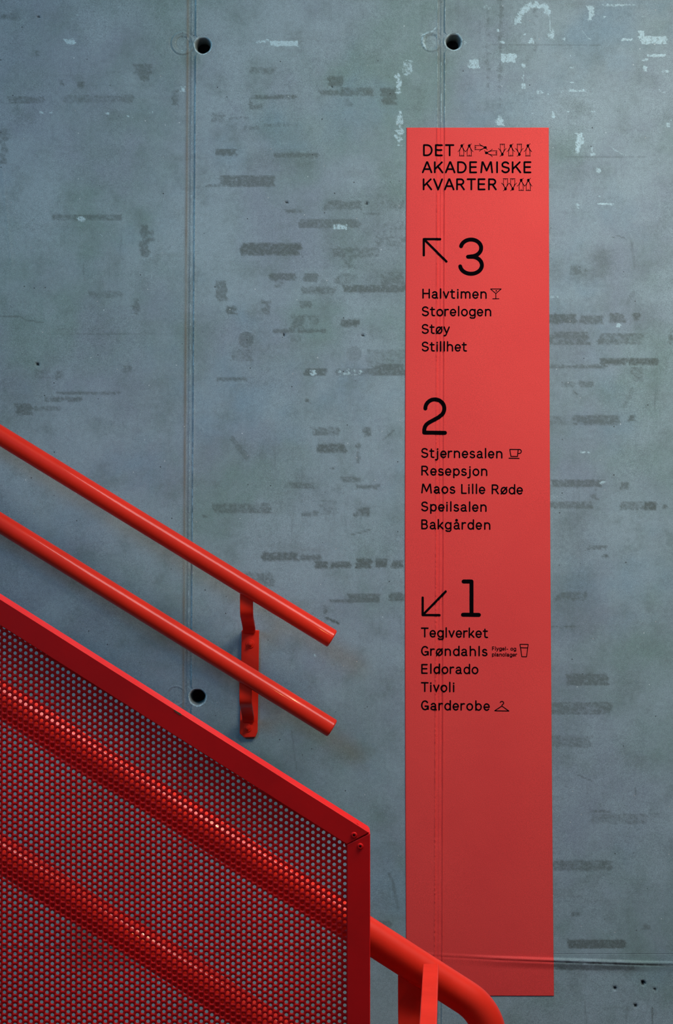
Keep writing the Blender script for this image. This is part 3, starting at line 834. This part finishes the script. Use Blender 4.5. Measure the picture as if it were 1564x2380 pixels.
shape('pictogram', 'black coffee cup pictogram', [[(1184.6, 1044.5), (1204.2, 1044.8), (1202.4, 1061.0), (1187.2, 1060.8), (1184.6, 1044.5)], [(1204.2, 1044.8)] + a(1206.3, 1049.3, 5.0, 4.7, -85, 95) + [(1203.6, 1054.0)],
                                                 [(1182.8, 1065.0), (1206.2, 1065.4)]], 2.1)
shape('pictogram', 'black beer glass pictogram', [[(1208.2, 1497.3), (1227.3, 1497.6), (1223.4, 1526.4), (1212.6, 1526.2), (1208.2, 1497.3)], [(1209.8, 1505.2), (1226.2, 1505.6)]], 1.9)
shape('pictogram', 'black coat hanger pictogram', [[(1149.2, 1651.8), (1166.2, 1640.8), (1182.6, 1652.4), (1149.2, 1651.8)], [(1166.2, 1640.8), (1166.4, 1638.4)] + [(1169.4, 1636.0)] + a(1166.3, 1633.6, 4.0, 3.6, 30, -165)], 2.1)
def penguin(cx, cy, rot):
    k = Ink(); c, s_ = math.cos(math.radians(rot)), math.sin(math.radians(rot))
    def T(P): return [(cx + x * c + (14.2 - y) * -s_, cy + x * s_ + (14.2 - y) * c) for x, y in P]
    wd = 1.25
    k.stroke(T([(-5.6, .5), (5.6, .5)]), wd)
    k.stroke(T([(-4.4, .5), (-4.9, 7), (-4.7, 12), (-3.4, 17), (-1.4, 21.4)]), wd)
    k.stroke(T([(4.4, .5), (4.9, 7), (4.7, 12), (3.4, 17), (1.4, 21.4)]), wd)
    k.stroke(T([(-1.2, .5), (-.9, 3.2)]), .9); k.stroke(T([(1.2, .5), (.9, 3.2)]), .9)
    k.stroke(T([(-2.6, 20), (-5.4, 14.2), (-8.8, 10.6)]), 1.3); k.stroke(T([(2.6, 20), (5.4, 14.2), (8.8, 10.6)]), 1.3)
    k.stroke(T([(1.0, 26.0), (5.4, 28.8)]), 1.2)
    p = T([(0, 24.7)])[0]; k.disc(p[0], p[1], 3.1, 3.1, 16)
    p = T([(0, 22.8)])[0]; k.disc(p[0], p[1], 2.6, 2.6, 16)
    return k.build('penguin_mark', 'small black outline penguin')
for (x, y, r) in ((1073.0, 349.2, 0), (1090.4, 349.2, 0), (1117.5, 343.2, 90), (1140.4, 355.6, -90), (1167.2, 349.0, 180), (1187.0, 349.2, 0), (1206.8, 349.0, 180),
                  (1226.6, 349.2, 0), (1174.6, 429.3, 180), (1191.4, 429.3, 180), (1211.0, 429.3, 0), (1227.6, 429.3, 0)):
    penguin(x, y, r)

# ------------------------------------------------------------------ handrail on the wall
YW = -0.13
rail = thing('wall_handrail', 'pair of red tubular handrails bracketed to the concrete wall, sloping down to the right', 'handrail', U(580, 1712, 0))
def add(o, root): adopt(o, root); return o
rw = 22.2 / (F / (CAMD + YW))
for (y0, sl, lab) in ((1011.5, 0.613, 'upper of the two red tubes on the wall'), (1215.0, 0.619, 'lower of the two red tubes on the wall')):
    V, Fc = tube([U(-560, y0 - 560 * sl, YW), U(0, y0, YW), U(400, y0 + 400 * sl, YW), U(772.5, y0 + 772.5 * sl, YW)], rw, 56, True, 0.002)
    me = mesh('rail_tube', V, Fc); fixn(me); autosmooth(me)
    add(link('rail_tube', me, M_tube, None, lab), rail)

def strip(path, w0, w1, th, shift=None):
    """flat bar following path (y,z points), x from w0 to w1 (metres)"""
    P = [Vector((0, a_, b_)) for a_, b_ in path]; n = len(P)
    V, Fc = [], []
    for i, p in enumerate(P):
        t = (P[min(i + 1, n - 1)] - P[max(i - 1, 0)]).normalized()
        nn = Vector((0, -t.z, t.y)) * 1.0
        if nn.y > 0: nn = -nn
        for (x, k) in ((w0, .5), (w1, .5), (w1, -.5), (w0, -.5)):
            V.append((x, p.y + nn.y * th * k, p.z + nn.z * th * k))
    for i in range(n - 1):
        for k in range(4):
            k2 = (k + 1) % 4
            Fc.append((i * 4 + k, i * 4 + k2, (i + 1) * 4 + k2, (i + 1) * 4 + k))
    Fc.append((0, 1, 2, 3)); Fc.append(tuple((n - 1) * 4 + k for k in (3, 2, 1, 0)))
    return V, Fc
def smooth_path(pts, r=0.010, n=6):
    out = [pts[0]]
    for i in range(1, len(pts) - 1):
        a_, b_, c_ = (Vector(pts[i - 1]), Vector(pts[i]), Vector(pts[i + 1]))
        p = b_ + (a_ - b_).normalized() * min(r, (a_ - b_).length * .45); q_ = b_ + (c_ - b_).normalized() * min(r, (c_ - b_).length * .45)
        for k in range(n + 1):
            t = k / n; out.append(tuple((1 - t) ** 2 * p + 2 * t * (1 - t) * b_ + t * t * q_))
    out.append(pts[-1])
    return out
# mounting plate with clipped lower corners
V, Fc = prism_px([(562, 1464), (602.5, 1464), (601, 1600), (599, 1700), (594, 1712), (568, 1713), (557.5, 1704), (559.5, 1600)], -0.010, -0.0005, 0)
me = mesh('bracket_plate', V, Fc); fixn(me)
o = add(link('bracket_plate', me, M_tube, None, 'red flat plate screwed to the wall'), rail); bevel(o, 0.0015)
sW = F / (CAMD + YW)
def zpx(py, y): return CAMZ - (py - 1190) / (F / (CAMD + y))
for (xa, xb, ytop, ybend, ywall) in ((557.5, 588.0, 1362, 1428, 1469), (556.0, 585.0, 1575, 1634, 1676)):
    x0, x1 = (xa - 782) / sW, (xb - 782) / sW
    pts = [(YW + .004, zpx(ytop, YW)), (YW + .004, zpx(ybend, YW)), (-0.020, zpx(ywall - 12, -0.02)), (-0.013, zpx(ywall, -0.01))]
    V, Fc = strip(smooth_path(pts, 0.016), x0, x1, 0.006)
    me = mesh('bracket_arm', V, Fc); fixn(me); autosmooth(me, 50)
    o = add(link('bracket_arm', me, M_tube), rail); bevel(o, 0.001)
def lathe(prof, cx, cz, seg=28):
    """profile of (radius, y); axis along y"""
    V, Fc = [], []
    for (r, y) in prof:
        for k in range(seg):
            a_ = 2 * math.pi * k / seg; V.append((cx + r * math.cos(a_), y, cz + r * math.sin(a_)))
    for i in range(len(prof) - 1):
        for k in range(seg): Fc.append((i * seg + k, i * seg + (k + 1) % seg, (i + 1) * seg + (k + 1) % seg, (i + 1) * seg + k))
    Fc.append(tuple(range(seg))); Fc.append(tuple(range((len(prof) - 1) * seg + seg - 1, (len(prof) - 1) * seg - 1, -1)))
    return V, Fc
for (px, py) in ((581.5, 1496.5), (575.5, 1691.5)):
    x, _, z = U(px, py, -0.01)
    me = mesh('washer', *lathe([(9.8 / S, -0.0095), (9.8 / S, -0.0115), (9.2 / S, -0.0122), (5.2 / S, -0.0122)], x, z)); fixn(me); autosmooth(me, 35)
    wsh = add(link('washer', me, M_tube), rail)
    me = mesh('bolt', *lathe([(5.6 / S, -0.0118), (5.4 / S, -0.0165), (4.6 / S, -0.0175), (2.6 / S, -0.0176), (2.5 / S, -0.0215), (1.8 / S, -0.0225)], x, z)); fixn(me); autosmooth(me, 35)
    bo = link('bolt', me, M_tube); bo.parent = wsh; bo.location = -(Vector(rail.location))  - Vector(wsh.location)

# ------------------------------------------------------------------ perforated balustrade panel
YP = -1.430
sP = F / (CAMD + YP)
bal = thing('perforated_balustrade', 'red steel balustrade panel of perforated sheet in a flat red frame, front left', 'railing panel', (U(833, 2000, YP)[0], YP, 0.0))
XL = -380.0
o_line = lambda x: 1392 + 0.6325 * x
i_line = lambda x: 1453.5 + 0.6315 * x
def px_box(poly, y0, y1): return prism_px(poly, y0, y1, YP)
T3 = 3.0 * sP / 1000.0
top = join([px_box([(XL, i_line(XL)), (806, i_line(806)), (859.3, 1934.2), (855.5, o_line(855.5) ), (XL, o_line(XL))], YP, YP + 0.004),
            px_box([(XL, o_line(XL)), (XL, o_line(XL) + T3), (853, o_line(853) + T3), (858.5, 1934.5 + T3*.3), (856.0, o_line(856.0))], YP + 0.0035, YP + 0.049)])
me = mesh('frame_bar', *top); fixn(me)
o = add(link('frame_bar', me, M_panel, None, 'sloping top bar of the frame'), bal); bevel(o, 0.0016, 3)
zf = 1190 + CAMZ * sP
side = join([px_box([(806, i_line(806) + 1.0), (806, zf), (860, zf), (860.4, 1936.5)], YP + 0.0004, YP + 0.004),
             px_box([(860 - T3, 1938), (860 - T3, zf), (860, zf), (860.3, 1936.5)], YP + 0.0035, YP + 0.049)])
me = mesh('frame_bar', *side); fixn(me)
o = add(link('frame_bar', me, M_panel, None, 'upright end bar of the frame'), bal); bevel(o, 0.0012, 3)
BOT = 1250.0
bot = join([px_box([(XL, i_line(XL) + BOT - 60), (806, i_line(806) + BOT - 60), (806, i_line(806) + BOT), (XL, i_line(XL) + BOT)], YP, YP + 0.004),
            px_box([(XL, i_line(XL) + BOT - T3), (806, i_line(806) + BOT - T3), (806, i_line(806) + BOT), (XL, i_line(XL) + BOT)], YP + 0.0035, YP + 0.049)])
me = mesh('frame_bar', *bot); fixn(me)
add(link('frame_bar', me, M_panel, None, 'sloping bottom bar of the frame'), bal)
V, Fc = px_box([(795, 1946), (830, 1915), (857, 1940), (857, 1995), (812, 1995)], YP + 0.0062, YP + 0.0085)
me = mesh('mitre_backing', V, Fc); fixn(me); add(link('mitre_backing', me, M_panel), bal)  # plate added behind the mitre so its gap reads dark
for (px, py) in ((822.8, 1941.0), (837.0, 1967.0)):
    x, _, z = U(px, py, YP)
    me = mesh('screw', *lathe([(7.5 / sP, YP + .001), (7.0 / sP, YP - .0006), (5.6 / sP, YP - .0014), (3.0 / sP, YP - .0015), (2.6 / sP, YP - .0003)], x, z, 20)); fixn(me); autosmooth(me, 40)
    sc_ = add(link('screw', me, M_panel), bal)
    me = mesh('screw_socket', *lathe([(2.5 / sP, YP - .0002), (2.4 / sP, YP - .0007)], x, z, 12)); fixn(me)
    so = link('screw_socket', me, M_hole); so.parent = sc_; so.location = -(Vector(bal.location)) - Vector(sc_.location)
# paint chip on the top bar
cxs = [(404, o_line(404) + 1.5), (420, o_line(420) + 0.5), (423, o_line(423) + 3), (417, o_line(417) + 6), (411, o_line(411) + 5), (406, o_line(406) + 5)]
V, Fc = prism_px(cxs, YP - 0.0003, YP + 0.0005, YP)
me = mesh('paint_chip', V, Fc); fixn(me); add(link('paint_chip', me, M_chip, None, 'brown chip in the red paint'), bal)

# the perforated sheet: one cell per hole, staggered columns
YS = YP + 0.010
sS = F / (CAMD + YS)
CW, CP, RH, NS, TH = 12.36, 14.88, 4.15, 12, 0.0008
hole_a = [2 * math.pi * (k + .5) / NS for k in range(NS)]
rim = [(RH * math.cos(a_), RH * math.sin(a_)) for a_ in hole_a]
def on_rect(a_):
    c, s_ = math.cos(a_), math.sin(a_); k = min((CW / 2) / abs(c) if abs(c) > 1e-6 else 1e9, (CP / 2) / abs(s_) if abs(s_) > 1e-6 else 1e9)
    return (c * k, s_ * k)
corner_after = {}
outer = []      # outline: NS projected points plus the four corners
ca = [math.atan2(CP / 2, CW / 2), math.pi - math.atan2(CP / 2, CW / 2), math.pi + math.atan2(CP / 2, CW / 2), 2 * math.pi - math.atan2(CP / 2, CW / 2)]
cp = [(CW / 2, CP / 2), (-CW / 2, CP / 2), (-CW / 2, -CP / 2), (CW / 2, -CP / 2)]
cellV = rim + cp
cellF = []
def quadrant(a_): return int((a_ % (2 * math.pi)) // (math.pi / 2))
for k in range(NS):
    k2 = (k + 1) % NS
    qa, qb = quadrant(hole_a[k]), quadrant(hole_a[k2])
    cellF.append((k, NS + qa, k2))
    if qb != qa: cellF.append((k2, NS + qa, NS + qb))
nC = len(cellV)
cells = []
col = 0
x = 801.3
while x > XL:
    y = 1964.4 + (CP / 2 if col % 2 else 0)
    lo = i_line(x) - 14; hi = i_line(x) + BOT - 34
    k0 = math.ceil((lo - y) / CP); k1 = math.floor((hi - y) / CP)
    for k in range(k0, k1 + 1): cells.append((x, y + k * CP))
    x -= CW; col += 1
cells = np.array(cells)
cv = np.array(cellV)
fr = cells[:, None, :] + cv[None, :, :]
P = fr.reshape(-1, 2)
X3 = (P[:, 0] - 782) / sS; Z3 = CAMZ - (P[:, 1] - 1190) / sS
front = np.stack([X3, np.full_like(X3, YS), Z3], -1); back = front.copy(); back[:, 1] += TH
nt_ = len(front)
cf = np.array(cellF)
off = (np.arange(len(cells)) * nC)[:, None, None]
f1 = (cf[None] + off).reshape(-1, 3); f2 = f1[:, ::-1] + nt_
wq = np.array([(k, (k + 1) % NS) for k in range(NS)])
wa = (wq[None] + off).reshape(-1, 2)
f3 = np.stack([wa[:, 0], wa[:, 1], wa[:, 1] + nt_], -1); f4 = np.stack([wa[:, 0], wa[:, 1] + nt_, wa[:, 0] + nt_], -1)
tri = np.concatenate([f1, f2, f3, f4])
me = bpy.data.meshes.new('perforated_sheet')
VV3 = np.concatenate([front, back])
me.vertices.add(len(VV3)); me.vertices.foreach_set('co', VV3.astype(np.float32).ravel())
me.loops.add(len(tri) * 3); me.loops.foreach_set('vertex_index', tri.astype(np.int32).ravel())
me.polygons.add(len(tri)); me.polygons.foreach_set('loop_start', np.arange(0, len(tri) * 3, 3, dtype=np.int32))
me.update(calc_edges=True)
o = add(link('perforated_sheet', me, M_panel, None, 'red sheet with staggered round holes'), bal)

# ------------------------------------------------------------------ double handrail behind the panel
YN = -1.262
sN = F / (CAMD + YN)
hr = thing('balustrade_handrail', 'looped red tubular handrail running behind the perforated panel and bending down at its end', 'handrail', (U(1000, 2300, YN)[0], YN, 0.0))
rn = 40.0 / sN
def l1(x): return 2177.5 + 0.640 * (x - 862)
def l2(x): return 1985.0 + 0.640 * x
R = 120.0; th = math.atan(0.640)
x1 = 1018 + R * math.sin(th); y1 = l1(x1); Cy = y1 + R * math.cos(th); Cx = x1 - R * math.sin(th)
C2y = l2(Cx) - R / math.cos(th)
path = [(XL, l1(XL)), (0, l1(0)), (500, l1(500)), (900, l1(900)), (x1 - 6, l1(x1 - 6))]
for k in range(17):
    a_ = -(math.pi / 2 - th) + (math.pi / 2 - th) * k / 16
    path.append((Cx + R * math.cos(a_), Cy + R * math.sin(a_)))
if C2y > Cy + 1: path.append((Cx + R, (Cy + C2y) / 2))
for k in range(25):
    a_ = (math.pi / 2 + th) * k / 24
    path.append((Cx + R * math.cos(a_), C2y + R * math.sin(a_)))
xe = path[-1][0]
path += [(xe - 10, l2(xe - 10)), (600, l2(600)), (0, l2(0)), (XL, l2(XL))]
V, Fc = tube([U(a_, b_, YN) for a_, b_ in path], rn, 64, True, 0.002)
me = mesh('rail_tube', V, Fc); fixn(me); autosmooth(me, 50)
add(link('rail_tube', me, M_tube, None, 'glossy red looped tube'), hr)
# flat arm dropping from the tube, then bending towards the viewer
x0, x1b = (925 - 782) / sN, (992 - 782) / sN
zb = CAMZ - (2338 - 1190) / sN
pts = [(YN + .002, CAMZ - (2235 - 1190) / sN), (YN + .002, zb), (YN - 0.028, zb - 0.075), (YN - 0.09, zb - 0.20)]
V, Fc = strip(smooth_path(pts, 0.02), x0, x1b, 0.008)
me = mesh('bracket_arm', V, Fc); fixn(me); autosmooth(me, 50)
o = add(link('bracket_arm', me, M_tube, None, 'flat red arm under the tube'), hr); bevel(o, 0.001)
zp1 = zb - 0.20
me = mesh('bracket_foot', *box(x0 + .002, x1b - .002, YN - 0.11, YN - 0.08, 0.0, zp1 + 0.01)); fixn(me)
o = add(link('bracket_foot', me, M_tube), hr); bevel(o, 0.002)

# ------------------------------------------------------------------ low guard running towards the viewer
hz = 0.0
zt = CAMZ - (2243 - 1190) / (F / (CAMD - 1.315))
gx0 = (984 - 782) / (F / (CAMD - 1.315)); gx1 = (1020 - 782) / (F / (CAMD - 1.315))
guard = thing('landing_guard', 'bright red flat topped bar running towards the viewer in front of the bending tube', 'railing', ((gx0 + gx1) / 2, -1.9, 0.0))
def gx(y): return (y + 1.306) * 0.058
def slab(name, ya, yb, za, zb_, m=0.0):
    V = []
    for y in (ya, yb):
        for x in (gx0 + gx(y) + m, gx1 + gx(y) - m):
            for z in (za, zb_): V.append((x, y, z))
    me = mesh(name, V, [(0, 1, 3, 2), (4, 6, 7, 5), (0, 4, 5, 1), (2, 3, 7, 6), (0, 2, 6, 4), (1, 5, 7, 3)]); fixn(me)
    return me
me = slab('top_bar', -2.9, -1.306, zt - 0.012, zt)
o = add(link('top_bar', me, M_tube), guard); bevel(o, 0.0015)
for yp in (-1.46, -2.8):
    me = slab('post', yp - .03, yp + .03, 0.0, zt - 0.012, .003)
    o = add(link('post', me, M_tube), guard); bevel(o, 0.002)
